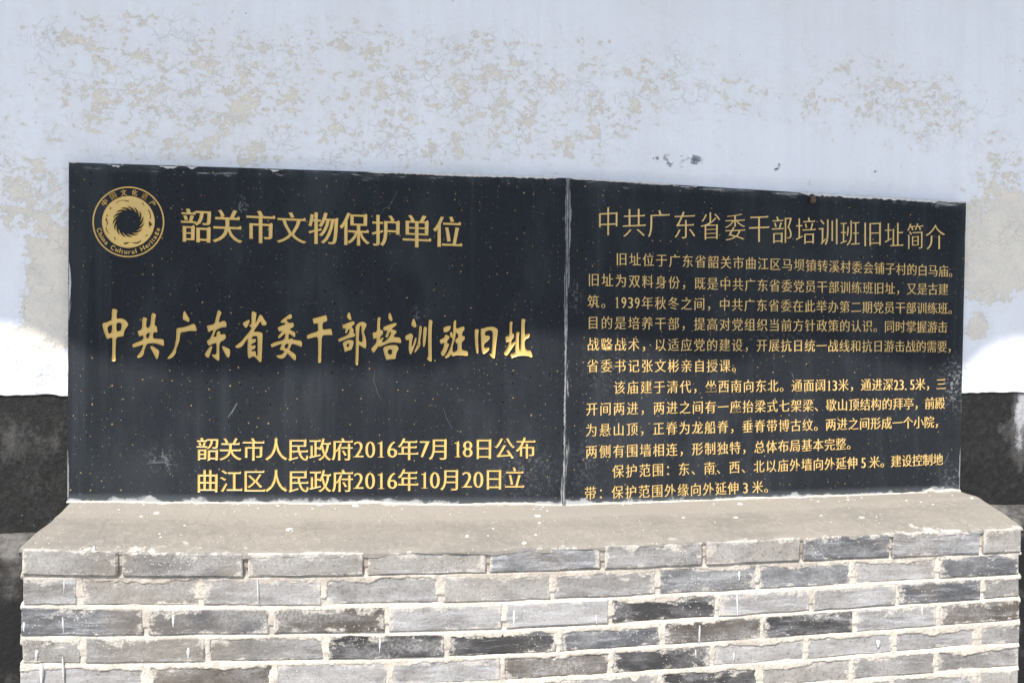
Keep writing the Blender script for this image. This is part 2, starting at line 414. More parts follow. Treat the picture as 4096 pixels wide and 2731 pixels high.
# refine
tt = np.linspace(0, len(prof)-1, 60); px2 = np.interp(tt, range(len(prof)), px); pz2 = np.interp(tt, range(len(prof)), pz)
X3 = np.repeat(xs2[None, :], len(tt), 0); Z3 = np.interp(xs2, wx, wz)[None, :]+pz2[:, None]
Z3 = Z3+(fbm(X3*14, Z3*20, 9)-.5)*.010*(tt[:, None] < 5)
Y3 = -.006+px2[:, None]+(fbm(X3*16, Z3*16, 6)-.5)*.008
Z3 = np.maximum(Z3, -.01)
grid_obj('footing', np.stack([X3, Y3, Z3], -1), MAT['footing'], wall)
# unseen eave added above the picture, its edge shaped to shade the upper wall
sh = [(-900, 770, 0), (-500, 745, 0), (-200, 790, 0), (0, 748, 0), (100, 766, 0), (160, 800, 1), (300, 838, 1), (480, 862, 1), (620, 856, 1), (800, 848, 1), (1000, 850, 1),
      (1100, 815, 1), (1170, 772, 1), (1330, 768, 1), (1460, 780, 1), (1560, 822, 1), (1680, 838, 1), (1790, 800, 1), (1870, 786, 1), (1960, 806, 1),
      (2060, 838, 1), (2190, 850, 1), (2262, 800, 0), (2310, 782, 0), (2400, 776, 0), (2700, 800, 0), (3100, 770, 0), (3500, 790, 0)]
EY = -1.5
ex, ez = [], []
for a, b, s in sh:
    p = P(a*H2, b*H2, -.03 if s else 0.0); t = (EY-p[1])/SUNDIR[1]; q = p+SUNDIR*t; ex.append(q[0]); ez.append(q[2])
o_ = np.argsort(ex); ex = np.array(ex)[o_]; ez = np.array(ez)[o_]
xe = np.arange(-6, 7, .04); ze = np.interp(xe, ex, ez)
k_ = np.hanning(7); k_ /= k_.sum(); ze = np.convolve(np.pad(ze, 3, 'edge'), k_, 'valid')
Vv, Ff = [], []
for i, (x_, z_) in enumerate(zip(xe, ze)):
    zt = 4.72
    rip = .02*math.cos(x_*2*math.pi/.22)
    Vv += [(x_, EY, z_), (x_, EY, z_+.07), (x_, -.9, 4.42+rip), (x_, .05, zt+.05+rip), (x_, .05, zt-.02), (x_, -.9, 4.33)]
    if i:
        a = (i-1)*6; b = i*6
        for k in range(6): Ff.append((a+k, b+k, b+(k+1) % 6, a+(k+1) % 6))
mesh_obj('shade_eave', Vv, Ff, MAT['tile'], wall)

# ------------------------------------------------------------------ glyph outlines
tc = bpy.data.curves.new('glyph_source', 'FONT'); to = bpy.data.objects.new('glyph_source', tc); COL.objects.link(to)
GC = {}
def bez(a, b, c, d, t): u = 1-t; return u*u*u*a+3*u*u*t*b+3*u*t*t*c+t*t*t*d
def outline(ch):
    if ch == '1': return [np.array([(.18, -.0), (.82, -.0), (.82, .045), (.62, .065), (.62, 1.0), (.50, 1.0), (.40, .93), (.14, .88), (.14, .83), (.40, .82), (.40, .065), (.18, .045)])]
    if ch in GC: return GC[ch]
    tc.body = ch; bpy.context.view_layer.update()
    dg = bpy.context.evaluated_depsgraph_get()
    cv = to.evaluated_get(dg).to_curve(dg, apply_modifiers=False)
    out = []
    for sp in cv.splines:
        pts = []; bp = sp.bezier_points; n = len(bp)
        for i in range(n):
            p, q = bp[i], bp[(i+1) % n]
            a, b, c, d = [np.array(v[:2]) for v in (p.co, p.handle_right, q.handle_left, q.co)]
            pts.append(a)
            L = np.linalg.norm(d-a)
            if L < 1e-5: continue
            nrm = np.array([-(d-a)[1], (d-a)[0]])/L
            if max(abs(np.dot(b-a, nrm)), abs(np.dot(c-a, nrm))) > .004:
                k = 4 if L > .12 else 2
                for j in range(1, k): pts.append(bez(a, b, c, d, j/k))
        cl = []
        for v in pts:
            if not cl or np.linalg.norm(v-cl[-1]) > 2e-3: cl.append(v)
        if len(cl) > 2 and np.linalg.norm(cl[0]-cl[-1]) < 2e-3: cl.pop()
        if len(cl) > 2: out.append(np.array(cl))
    to.to_curve_clear() if hasattr(to, 'to_curve_clear') else None
    areas = [area(c) for c in out]
    if areas and areas[int(np.argmax(np.abs(areas)))] < 0: out = [c[::-1] for c in out]
    GC[ch] = out
    return out
def area(c):
    x, y = c[:, 0], c[:, 1]; return .5*np.sum(x*np.roll(y, -1)-np.roll(x, -1)*y)
def inside(p, c):
    x, y = c[:, 0], c[:, 1]; x2, y2 = np.roll(x, -1), np.roll(y, -1)
    m = (y > p[1]) != (y2 > p[1])
    return bool(np.sum(p[0] < (x2-x)[m]*(p[1]-y[m])/(y2-y)[m]+x[m]) % 2)
def normals(c):
    e = np.roll(c, -1, 0)-c; L = np.hypot(e[:, 0], e[:, 1])[:, None]+1e-9; e = e/L
    n = np.stack([e[:, 1], -e[:, 0]], -1)           # outward for ink on the left
    m = n+np.roll(n, 1, 0); l = np.hypot(m[:, 0], m[:, 1])[:, None]
    m = m/np.maximum(l, .35)
    d = np.sum(m*n, 1)[:, None]
    return m/np.maximum(d, .55)
def serif(c, s):
    """swell the right end of a horizontal stroke, as engraved song lettering has it"""
    out = []; n = len(c)
    for i in range(n):
        p, q, r = c[i-1], c[i], c[(i+1) % n]
        # ink on the left: the right side of a stroke is walked upward, its top leftward
        up = q-p; lf = r-q
        vert = abs(up[0]) < .012 and up[1] > .035
        hor = abs(lf[1]) < .012 and lf[0] < -.14
        if vert and hor:
            out += [q+np.array([s*.25, -s*.15]), q+np.array([-s*.35, s]), q+np.array([-s*1.7, 0])]
        else: out.append(q)
    return np.array(out)
def chaikin(c):
    q = c*.75+np.roll(c, -1, 0)*.25; r = c*.25+np.roll(c, -1, 0)*.75
    return np.stack([q, r], 1).reshape(-1, 2)
def relief(name, contours, Y, mat, parent, rim=.0008, inset=.0008, floor=.0002):
    """lettering with a thin raised rim and a dished floor; contours: world (x, z), ink on the left"""
    V, Fc = [], []
    inner = []
    for c in contours:
        n = len(c); nr = normals(c); ci = c-nr*inset
        b = len(V)
        V += [(p[0], Y+.0015, p[1]) for p in c]+[(p[0], Y-rim, p[1]) for p in c]+[(p[0], Y-floor, p[1]) for p in ci]
        for i in range(n):
            j = (i+1) % n
            Fc += [(b+i, b+j, b+n+j, b+n+i), (b+n+i, b+n+j, b+2*n+j, b+2*n+i)]
        inner.append((b+2*n, ci))
    outs = [q for q in inner if area(q[1]) > 0]
    holes = [q for q in inner if area(q[1]) <= 0]
    grp = {id(q): [q] for q in outs}
    for h in holes:
        best = None
        for q in outs:
            if inside(h[1][0], q[1]) and (best is None or area(q[1]) < area(best[1])): best = q
        if best is not None: grp[id(best)].append(h)
    for q in outs:
        gq = grp[id(q)]
        loops = [[Vector((p[0]*100, p[1]*100, 0)) for p in ci] for _, ci in gq]
        ids = [b0+k for b0, ci in gq for k in range(len(ci))]
        for t in tessellate_polygon(loops):
            a = [ids[k] for k in t]; v = [V[k] for k in a]
            if (v[1][0]-v[0][0])*(v[2][2]-v[0][2])-(v[2][0]-v[0][0])*(v[1][2]-v[0][2]) < 0: a = a[::-1]
            Fc.append(tuple(a))
    return mesh_obj(name, V, Fc, mat, parent)
YS = -.03
def kind(ch): return 'digit' if ch.isdigit() or ch == '.' else ('punctuation_mark' if ch in '，。、：' else 'character')
def place(ch, f, mat, parent, dx=0, dy=0, ser=0, shear=0, name=None, rim=.0008, inset=.0008, bbox=None, Y=YS):
    """f maps em coordinates (x right, y up) to photograph pixels"""
    cs = []
    src = outline(ch)
    if bbox:
        al = np.concatenate([c+normals(c)*np.array([dx, dy]) for c in src]) if (dx or dy) else np.concatenate(src); lo = al.min(0); hi = al.max(0); sz = np.maximum(hi-lo, 1e-6)
    for c in src:
        if ser: c = serif(c, ser)
        if dx or dy: c = c+normals(c)*np.array([dx, dy])
        c = np.array(c)
        if bbox: e = (c-lo)/sz
        else: e = c-np.array([.5, .38])
        if shear: e = e+np.stack([0*e[:, 0], shear*(e[:, 0]-(.5 if bbox else 0))], -1)
        x, y = f(e[:, 0], e[:, 1])
        wx_, wz_ = xz(x, y, Y)
        cs.append(np.stack([wx_, wz_], -1))
    return relief(name or kind(ch), cs, Y, mat, parent, rim, inset)

# ------------------------------------------------------------------ the two tablets
def tablet(name, label, TL, TR, BL, BR, dustitems):
    t = empty(name, (float(P(*BL, YS)[0]+P(*BR, YS)[0])/2, 0, float(P(*BL, YS)[2])), label, 'stone tablet')
    tl, tr, bl, br = [P(*c, YS)[[0, 2]] for c in (TL, TR, BL, BR)]
    u = np.linspace(0, 1, 90); v = np.linspace(0, 1, 66)
    U, W_ = np.meshgrid(u, v)
    G = (tl[None, None]*(1-U)[..., None]+tr[None, None]*U[..., None])*(1-W_)[..., None]+(bl[None, None]*(1-U)[..., None]+br[None, None]*U[..., None])*W_[..., None]
    Xg, Zg = G[..., 0], G[..., 1]
    h = tl[1]-bl[1]; wd = tr[0]-tl[0]
    at = dict(dtop=W_*h, dbot=(1-W_)*h, dside=np.minimum(U, 1-U)*wd, dust=np.clip(blob(Xg, Zg, dustitems, YS), 0, 1))
    # front, then a ring a hair back for the arris, then the wall side
    bev = .0012
    Vf = np.stack([Xg, np.full_like(Xg, YS), Zg], -1)
    Vf[0, :, 1] += bev; Vf[-1, :, 1] += bev; Vf[:, 0, 1] += bev; Vf[:, -1, 1] += bev
    o = grid_obj('slab', Vf, MAT['granite'], t, at, smooth=False)
    o.location = (0, 0, 0)
    me = o.data
    # sides
    ring = [(tl[0], tl[1]), (tr[0], tr[1]), (br[0], br[1]), (bl[0], bl[1])]
    Vs = [(x, YS+bev, z) for x, z in ring]+[(x, .006, z) for x, z in ring]
    mesh_obj('slab_edge', Vs, [(0, 4, 5, 1), (1, 5, 6, 2), (2, 6, 7, 3), (3, 7, 4, 0)], MAT['granite'], t)
    return t
def fixchildren(t):
    L = t.location.copy()
    for c in t.children:
        c.matrix_parent_inverse = Matrix.Translation(-L)

left = tablet('stone_tablet', 'wider black granite tablet with round gold emblem and large gold brush lettering',
              (274, 649), (2266, 712), (268, 2006), (2249, 2021), [(370, 1055, 26, 20, .55), (1210, 1090, 60, 60, .25), (560, 470, 10, 14, .6), (965, 720, 14, 14, .55), (2000, 1000, 10, 10, .1)])
right = tablet('stone_tablet', 'narrower black granite tablet with twelve rows of small gold text',
              (2279, 713), (3866, 810), (2262, 2021), (3840, 1965), [(1400, 850, 60, 50, .18), (1345, 1070, 30, 60, .15), (2195, 880, 22, 50, .9), (2190, 1100, 25, 30, .4), (1780, 770, 90, 25, .15), (1320, 680, 14, 30, .35)])

# title of the left tablet
J = lambda a, b, c, d: (700+a/1.96, 700+b/1.96, 800+c/1.96, 800+d/1.96)
for ch, a, b, c, d in [('韶', 48, 284, 70, 332), ('关', 293, 530, 78, 337), ('市', 560, 785, 85, 340), ('文', 798, 1030, 98, 340), ('物', 1045, 1280, 100, 348),
                       ('保', 1290, 1527, 103, 357), ('护', 1542, 1760, 120, 363), ('单', 1785, 2007, 120, 372), ('位', 2022, 2250, 130, 370)]:
    x0, x1, y0, y1 = J(a, b, c, d)
    place(ch, lambda u, v, x0=x0, x1=x1, y0=y0, y1=y1: (x0+(x1-x0)*u, y1-(y1-y0)*v+5*(u-.5)), MAT['gold'], left, dx=.020, dy=-.006, ser=.042, bbox=True, inset=.0018, rim=.0016)
# dates at the foot of the left tablet
I = lambda x, y: (760+x/1.568, 1700+y/1.568)
rowA = [('韶', 112, 148), ('关', 253, 149), ('市', 398, 150), ('人', 540, 150), ('民', 680, 152), ('政', 815, 151), ('府', 955, 150), ('2', 1058, 150), ('0', 1130, 150), ('1', 1197, 149), ('6', 1268, 149),
        ('年', 1367, 149), ('7', 1472, 148), ('月', 1563, 148), ('1', 1678, 148), ('8', 1741, 147), ('日', 1842, 146), ('公', 1972, 143), ('布', 2106, 141)]
rowB = [('曲', 110, 348), ('江', 258, 349), ('区', 402, 348), ('人', 540, 347), ('民', 682, 349), ('政', 817, 348), ('府', 957, 347), ('2', 1058, 347), ('0', 1129, 346), ('1', 1198, 346), ('6', 1268, 345),
        ('年', 1367, 342), ('1', 1470, 343), ('0', 1535, 342), ('月', 1635, 340), ('2', 1738, 340), ('0', 1808, 339), ('日', 1905, 337), ('立', 2035, 329)]
for row in (rowA, rowB):
    for ch, x, y in row:
        cx, cy = I(x, y); k = (x-112)/2000.0
        ew = (94*(1-k)+82*k); eh = (99*(1-k)+92*k)
        if ch.isdigit():
            hw = (62 if ch != '1' else 42)/1.568*.5; hh = 100/1.568*.5
            place(ch, lambda u, v, cx=cx, cy=cy, hw=hw, hh=hh: (cx+(u*2-1)*hw, cy+1-(v*2-1)*hh), MAT['gold'], left, dx=.014, dy=-.018, bbox=True, inset=.0009, rim=.0010)
        else:
            place(ch, lambda u, v, cx=cx, cy=cy, ew=ew, eh=eh: (cx+u*ew, cy-v*eh), MAT['gold'], left, dx=.016, dy=-.006, ser=.042, inset=.0012, rim=.0012)

# brush-written line, traced stroke masses: (origin x, origin y, zoom), outlines, counters
A_ = (380, 1200, 3.92); B_ = (900, 1200, 3.92); C_ = (1300, 1200, 4.704); D_ = (1700, 1200, 4.704)
BR = [
 (A_, ["272,150 295,135 345,150 358,165 345,200 342,295 400,287 440,290 490,320 527,375 520,400 490,440 460,490 452,560 440,570 335,578 328,700 322,880 332,930 325,960 275,960 268,940 278,880 280,700 280,590 250,588 205,610 190,600 165,540 130,430 120,375 140,357 190,350 240,325 270,315"],
      ["275,378 240,395 203,420 200,450 215,530 272,512", "338,355 400,355 420,370 425,400 415,470 390,485 340,490"]),
 (A_, ["750,285 770,268 815,285 820,300 808,335 806,440 870,425 885,300 893,220 915,200 950,218 960,238 945,300 938,402 965,403 978,450 982,495 970,508 915,500 910,600 980,607 1060,610 1080,625 1088,690 1075,722 1040,705 970,680 900,672 815,685 795,730 775,790 768,845 735,890 690,907 668,900 665,875 700,840 740,780 768,695 720,708 610,743 597,735 588,695 650,668 768,622 762,545 715,568 698,568 675,500 680,482 745,462",
       "880,720 900,720 990,775 1010,800 1005,850 985,920 970,925 950,890 905,800 870,740"], ["803,530 865,508 862,550 842,600 808,600"]),
 (A_, ["1400,175 1415,175 1430,210 1475,280 1485,310 1478,340 1455,343 1425,325 1385,305 1382,280 1388,210",
       "1282,450 1300,438 1400,425 1480,398 1545,370 1568,380 1590,430 1598,475 1585,488 1500,480 1430,495 1360,505 1338,525 1335,580 1320,660 1290,730 1275,780 1275,820 1245,870 1200,910 1150,922 1138,915 1170,870 1220,810 1250,750 1270,660 1280,580"], []),
 (A_, ["1925,180 1945,153 1985,195 1985,210 1960,260 1938,355 2000,330 2025,325 2050,335 2065,375 2063,410 2050,425 2000,425 1900,465 1880,520 1860,580 1912,568 1912,510 1935,485 1965,490 1968,545 2020,530 2045,540 2055,570 2050,600 2020,630 1955,662 1950,780 1953,870 1953,935 1940,952 1900,930 1860,895 1828,850 1860,855 1905,852 1912,800 1910,668 1850,685 1795,715 1780,705 1758,650 1765,635 1800,615 1830,560 1862,480 1840,470 1785,505 1775,480 1765,430 1753,402 1880,380 1900,280 1915,220",
       "1840,720 1843,740 1820,800 1790,900 1770,905 1730,875 1728,840 1760,790 1815,722", "2000,715 2110,765 2120,790 2118,860 2105,895 2080,900 2060,870 1995,745"], []),
 (B_, ["420,190 445,173 490,200 495,215 485,300 478,372 500,330 540,240 562,230 580,240 620,310 650,345 655,375 640,398 590,398 575,380 560,325 530,375 440,502 490,495 560,503 588,520 592,560 585,700 580,850 575,960 555,975 530,955 490,910 460,880 420,890 385,913 370,905 360,850 358,750 362,590 330,640 290,700 260,735 210,752 170,745 163,725 200,695 260,650 330,560 380,505 415,450 420,430 385,405 385,390 420,383",
       "375,308 392,320 380,360 345,430 325,437 290,395 282,360 320,335"],
      ["425,580 450,565 495,562 512,575 515,700 515,880 495,880 487,840 480,795 420,805 415,780 460,770 482,740 480,705 415,715 415,690 470,665 492,630 480,605 420,612"]),
 (B_, ["1030,220 1050,240 1053,280 1035,293 975,302 968,325 1005,362 1060,350 1075,365 1085,405 1070,425 1005,462 1095,500 1105,530 1100,575 1085,582 1000,515 995,612 1015,612 1045,595 1080,625 1190,635 1205,655 1212,710 1195,733 1165,720 1110,695 1045,685 1030,740 1005,780 1060,820 1105,850 1117,890 1112,935 1090,945 1050,905 980,830 960,865 930,905 890,920 840,910 805,878 815,863 880,860 920,830 940,805 900,785 860,775 870,745 900,685 840,700 750,738 730,735 720,700 730,685 800,655 920,630 945,580 950,520 935,525 900,560 855,600 840,598 832,570 870,530 905,485 850,495 830,450 832,430 880,405 945,385 945,355 900,358 870,345 900,310 950,270 1005,230"],
      ["935,725 950,688 1005,685 990,735 975,760 935,750"]),
 (B_, ["1380,290 1410,285 1500,260 1580,237 1592,245 1607,315 1590,335 1540,350 1530,380 1528,465 1600,458 1660,450 1670,465 1685,540 1675,550 1600,545 1520,555 1515,700 1508,880 1510,960 1495,985 1470,985 1458,960 1465,850 1465,700 1458,575 1400,580 1300,610 1290,600 1285,560 1300,545 1380,515 1465,490 1460,400 1455,358 1405,375 1392,370 1378,310"], []),
 (B_, ["1945,192 1960,200 1985,300 1975,318 1955,315 1918,275 1912,255 1930,205",
       "1845,395 1920,360 1995,335 2020,332 2033,350 2028,380 2010,395 1978,418 2010,450 2020,480 2010,510 2035,530 2042,560 2025,575 1930,600 1800,652 1780,645 1775,615 1800,600 1900,560 1940,530 1957,480 1948,455 1935,460 1915,515 1898,525 1885,510 1895,440 1855,448 1843,420",
       "1850,670 1880,645 1940,622 2000,628 2018,645 2015,690 1990,760 1980,780 1920,795 1885,815 1875,800 1865,740 1848,690",
       "2048,410 2090,360 2140,340 2190,345 2220,375 2218,405 2185,470 2178,510 2200,570 2215,640 2215,730 2205,758 2180,752 2130,720 2098,695 2095,850 2088,1010 2075,1022 2055,1015 2045,990 2052,850 2055,600 2048,480"],
      ["1908,695 1930,678 1948,690 1945,720 1925,740 1908,730", "2112,410 2135,398 2142,410 2142,500 2160,590 2155,655 2130,658 2100,640 2098,600 2105,480"]),
 (C_, ["1215,240 1235,250 1270,350 1268,385 1250,398 1225,390 1192,340 1195,270",
       "990,325 1040,322 1048,345 1035,400 1035,565 1080,563 1092,590 1090,640 1060,665 1035,700 1035,745 1060,720 1085,700 1100,712 1095,730 1065,790 1110,790 1170,745 1215,690 1240,630 1245,600 1225,598 1205,620 1185,690 1165,708 1140,700 1140,670 1165,610 1175,570 1110,575 1100,560 1100,505 1130,495 1230,455 1330,425 1345,435 1345,465 1310,500 1240,545 1300,560 1345,580 1350,605 1310,650 1285,695 1400,703 1418,715 1437,790 1425,810 1340,798 1250,795 1150,825 1035,880 1020,860 975,910 930,980 905,985 890,970 868,915 900,880 970,800 975,705 920,735 908,725 895,620 910,608 980,600 985,450",
       "1090,905 1130,870 1220,848 1330,845 1365,860 1385,910 1375,940 1345,990 1330,1095 1315,1108 1230,1110 1170,1125 1150,1115 1125,1040"],
      ["1185,945 1205,928 1255,928 1265,945 1262,1000 1245,1025 1200,1020 1180,985"]),
 (C_, ["1660,340 1685,365 1718,460 1712,500 1695,515 1665,510 1628,475 1628,440",
       "1505,680 1590,630 1620,627 1650,650 1658,690 1640,750 1628,840 1628,885 1655,850 1690,720 1710,700 1722,710 1715,780 1680,880 1625,1015 1608,1025 1590,1000 1575,930 1578,850 1585,745 1530,755 1515,735",
       "1775,485 1800,482 1820,500 1818,600 1790,750 1795,840 1780,880 1700,985 1685,985 1680,965 1730,860 1755,780 1768,600",
       "1855,505 1900,500 1918,520 1910,620 1885,830 1865,885 1850,880 1840,840 1845,650",
       "1960,370 1985,370 2025,395 2015,440 2005,600 2005,900 2010,1100 2005,1145 1990,1158 1940,1130 1913,1095 1930,1080 1945,1050 1942,850 1940,600 1950,420"], []),
 (D_, ["345,515 420,490 475,483 487,500 475,550 430,597 365,608 350,600",
       "375,660 400,645 420,665 450,675 462,690 450,730 418,765 412,810 430,815 450,820 445,860 410,950 375,1020 340,1055 320,1050 297,1010 300,985 335,930 360,850 362,805 300,822 285,810 277,760 290,740 365,712",
       "545,395 565,377 585,385 585,450 580,530 620,535 680,505 730,498 743,515 738,560 700,610 695,675 735,678 747,690 745,740 700,785 688,800 688,900 700,940 780,955 800,965 812,1035 800,1048 700,1042 600,1035 540,1050 515,1055 500,1040 492,1010 470,1050 420,1085 385,1090 370,1080 375,1060 430,1000 480,890 515,760 517,700 500,710 480,695 465,640 485,592 510,610 522,655 526,640 530,560 535,450"],
      ["575,600 600,630 625,650 622,705 575,735 570,760 582,810 615,820 612,920 595,960 520,985 515,900 525,840 560,740 575,660"]),
 (D_, ["940,550 985,545 1008,560 1010,580 998,650 998,800 1005,990 990,1005 970,1000 950,900 938,750 935,600",
       "1055,535 1110,530 1180,505 1280,503 1330,520 1368,555 1370,590 1355,710 1335,850 1315,1070 1305,1095 1285,1098 1250,1070 1212,1020 1215,1008 1245,1010 1260,960 1270,800 1275,620 1260,580 1230,567 1170,575 1130,600 1122,665 1200,668 1218,685 1222,720 1190,760 1110,820 1105,900 1190,890 1208,900 1208,935 1160,980 1110,1015 1090,1015 1075,980 1060,880 1052,700 1050,560"], []),
 (D_, ["1600,405 1635,403 1645,415 1635,500 1635,630 1662,628 1675,660 1670,700 1620,760 1620,825 1690,775 1705,790 1690,830 1620,930 1545,1045 1525,1045 1495,1030 1482,990 1510,960 1560,880 1582,780 1570,770 1530,805 1520,770 1512,700 1525,683 1585,668 1590,560 1592,430",
       "1715,600 1765,600 1772,615 1762,700 1762,850 1770,935 1798,940 1805,800 1810,600 1812,360 1835,350 1880,362 1892,380 1870,440 1872,655 1900,655 1950,625 1970,640 1968,690 1940,715 1895,735 1870,780 1870,850 1890,935 1960,945 1985,950 2020,1040 2015,1075 1990,1078 1940,1050 1850,1045 1760,1048 1700,1070 1655,1080 1630,1100 1615,1060 1605,1030 1615,1010 1670,1000 1700,985 1700,850 1710,700"], []),
]
def poly(s, org, hole=False, smooth=True):
    q = np.array([[float(k) for k in t.split(',')] for t in s.split()])
    q = np.stack([org[0]+q[:, 0]/org[2], org[1]+q[:, 1]/org[2]], -1)
    x, z = xz(q[:, 0], q[:, 1], YS); c = np.stack([x, z], -1)
    if smooth: c = chaikin(c)
    if (area(c) < 0) != hole: c = c[::-1]
    return c
for org, outs, holes in BR:
    relief('character', [poly(s, org) for s in outs]+[poly(s, org, True) for s in holes], YS, MAT['gold'], left, rim=.0024, inset=.0030)

# emblem
E_ = (350, 730, 4.9)
ecx, ecy = 803, 775; sxk, syk = 1.0, .985
def ring_pts(r, n, a0=0):
    a = np.linspace(0, 2*math.pi, n, endpoint=False)+a0
    return " ".join(f"{ecx+r*sxk*math.cos(t):.2f},{ecy+r*syk*math.sin(t):.2f}" for t in a)
# inner disc with a hole edged by 14 clockwise-pointing feathers
fe = []
n14 = 15
for k in range(n14):
    a = 2*math.pi*k/n14
    for da, r in [(0, 234), (-3, 248), (-10, 270), (-21, 306), (-13, 304), (-2, 286), (8, 264), (17, 246)]:
        t = a+math.radians(da); fe.append(f"{ecx+r*math.cos(t):.1f},{ecy+r*syk*math.sin(t):.1f}")
slots = ["555,410 600,372 650,350 740,348 800,370 825,362 815,378 790,382 745,362 680,352 620,368 580,405", "1180,535 1205,540 1230,590 1245,650 1238,735 1225,700 1228,640 1210,580",
         "1225,765 1240,800 1275,815 1260,840 1235,850 1222,900 1215,860 1205,800 1208,765", "1060,1130 1040,1165 985,1200 920,1198 850,1175 880,1180 960,1180 1020,1155",
         "700,1190 780,1175 830,1168 800,1190 760,1215 720,1205", "365,860 380,900 385,950 420,1000 400,995 370,940 362,890", "378,690 385,745 405,790 395,820 370,850 385,800 375,755 345,725", "380,625 400,640 385,680 370,660",
         "430,505 460,490 470,510 440,530", "1055,395 1095,410 1110,440 1085,455 1100,430 1075,412", "1165,1020 1180,1045 1150,1055 1130,1045 1160,1040", "515,1075 545,1085 550,1120 525,1125 535,1100"]
disc = relief('emblem', [poly(ring_pts(516, 96), E_, smooth=False), poly(" ".join(fe), E_, True, smooth=False)]+[poly(s, E_, True) for s in slots], YS, MAT['gold'], left, rim=.0014, inset=.0012)
disc['label'] = 'round gold emblem with a ring of swirling feathers'
EMB = disc
relief('outer_ring', [poly(ring_pts(703, 120), E_, smooth=False), poly(ring_pts(676, 120), E_, True, smooth=False)], YS, MAT['gold'], EMB, rim=.0012, inset=.0010)
def arc_char(ch, cx, cy, wpx, hpx, ang, dx, dy, nm, bbox=True):
    cx = E_[0]+cx/4.9; cy = E_[1]+cy/4.9; w2 = wpx/4.9; h2 = hpx/4.9; ca, sa = math.cos(ang), math.sin(ang)
    def f(u, v):
        a = (u-.5)*w2; b = -(v-.5)*h2
        return cx+a*ca-b*sa, cy+a*sa+b*ca
    place(ch, f, MAT['gold'], EMB, dx=dx, dy=dy, bbox=bbox, name=nm, inset=.0004, rim=.0010)
for ch, x, y, a in [('中', 340, 395, -50), ('国', 505, 265, -30), ('文', 710, 200, -10), ('化', 925, 202, 8), ('遗', 1120, 275, 28), ('产', 1282, 412, 48)]:
    arc_char(ch, x, y, 116, 116, math.radians(a), .006 if ch in '遗国' else .02, -.006 if ch in '遗国' else .010, 'character')
EN = [('C', 240, 922, 96), ('h', 252, 1012, 84), ('i', 285, 1078, 76), ('n', 330, 1115, 66), ('a', 388, 1205, 56), ('C', 485, 1278, 40), ('u', 560, 1325, 30), ('l', 622, 1343, 22), ('t', 672, 1362, 14),
      ('u', 740, 1380, 6), ('r', 822, 1382, -2), ('a', 898, 1374, -10), ('l', 962, 1348, -16), ('H', 1070, 1305, -30), ('e', 1158, 1255, -40), ('r', 1205, 1205, -47), ('i', 1240, 1165, -53), ('t', 1272, 1128, -58), ('a', 1330, 1085, -66), ('g', 1372, 1012, -76), ('e', 1380, 930, -86)]
WH = dict(C=(92, 108), h=(72, 100), i=(26, 98), n=(72, 70), a=(68, 70), u=(72, 70), l=(24, 104), t=(46, 88), r=(50, 70), H=(98, 104), e=(70, 72), g=(72, 94))
txt_ = 'China Cultural Heritage'
gap = 13; ws = [WH[c][0]*.86 if c != ' ' else 48 for c in txt_]
tot = sum(ws)+gap*(len(ws)-1); a0, a1 = 168.5, 11.5; pos = 0
for c, w_ in zip(txt_, ws):
    th = math.radians(a0+(a1-a0)*(pos+w_/2)/tot); pos += w_+gap
    if c == ' ': continue
    h_ = WH[c][1]*.88; R_ = 598+(42-h_/2 if c != 'g' else 6)*.9
    arc_char(c, ecx+R_*math.cos(th), ecy+R_*.985*math.sin(th), w_, h_, th-math.pi/2, .024 if c not in 'ilt' else .02, .014, 'letter')

# title of the right tablet
for ch, a, b, c, d in [('中', 145, 255, 75, 243), ('共', 288, 425, 85, 250), ('广', 440, 570, 92, 252), ('东', 600, 725, 100, 262), ('省', 757, 875, 105, 268), ('委', 905, 1025, 115, 272), ('干', 1050, 1170, 130, 283),
                       ('部', 1187, 1307, 130, 290), ('培', 1332, 1450, 137, 295), ('训', 1470, 1582, 147, 300), ('班', 1600, 1715, 155, 305), ('旧', 1745, 1843, 165, 307), ('址', 1868, 1978, 170, 308), ('简', 2003, 2098, 172, 325), ('介', 2115, 2230, 180, 327)]:
    x0, x1, y0, y1 = 2300+a/1.5077, 2300+b/1.5077, 780+c/1.5077, 780+d/1.5077
    place(ch, lambda u, v, x0=x0, x1=x1, y0=y0, y1=y1: (x0+(x1-x0)*u, y1-(y1-y0)*v), MAT['gold2'], right, dx=-.004, dy=-.016, ser=.028, shear=.03, bbox=True, inset=.0004, rim=.0008)
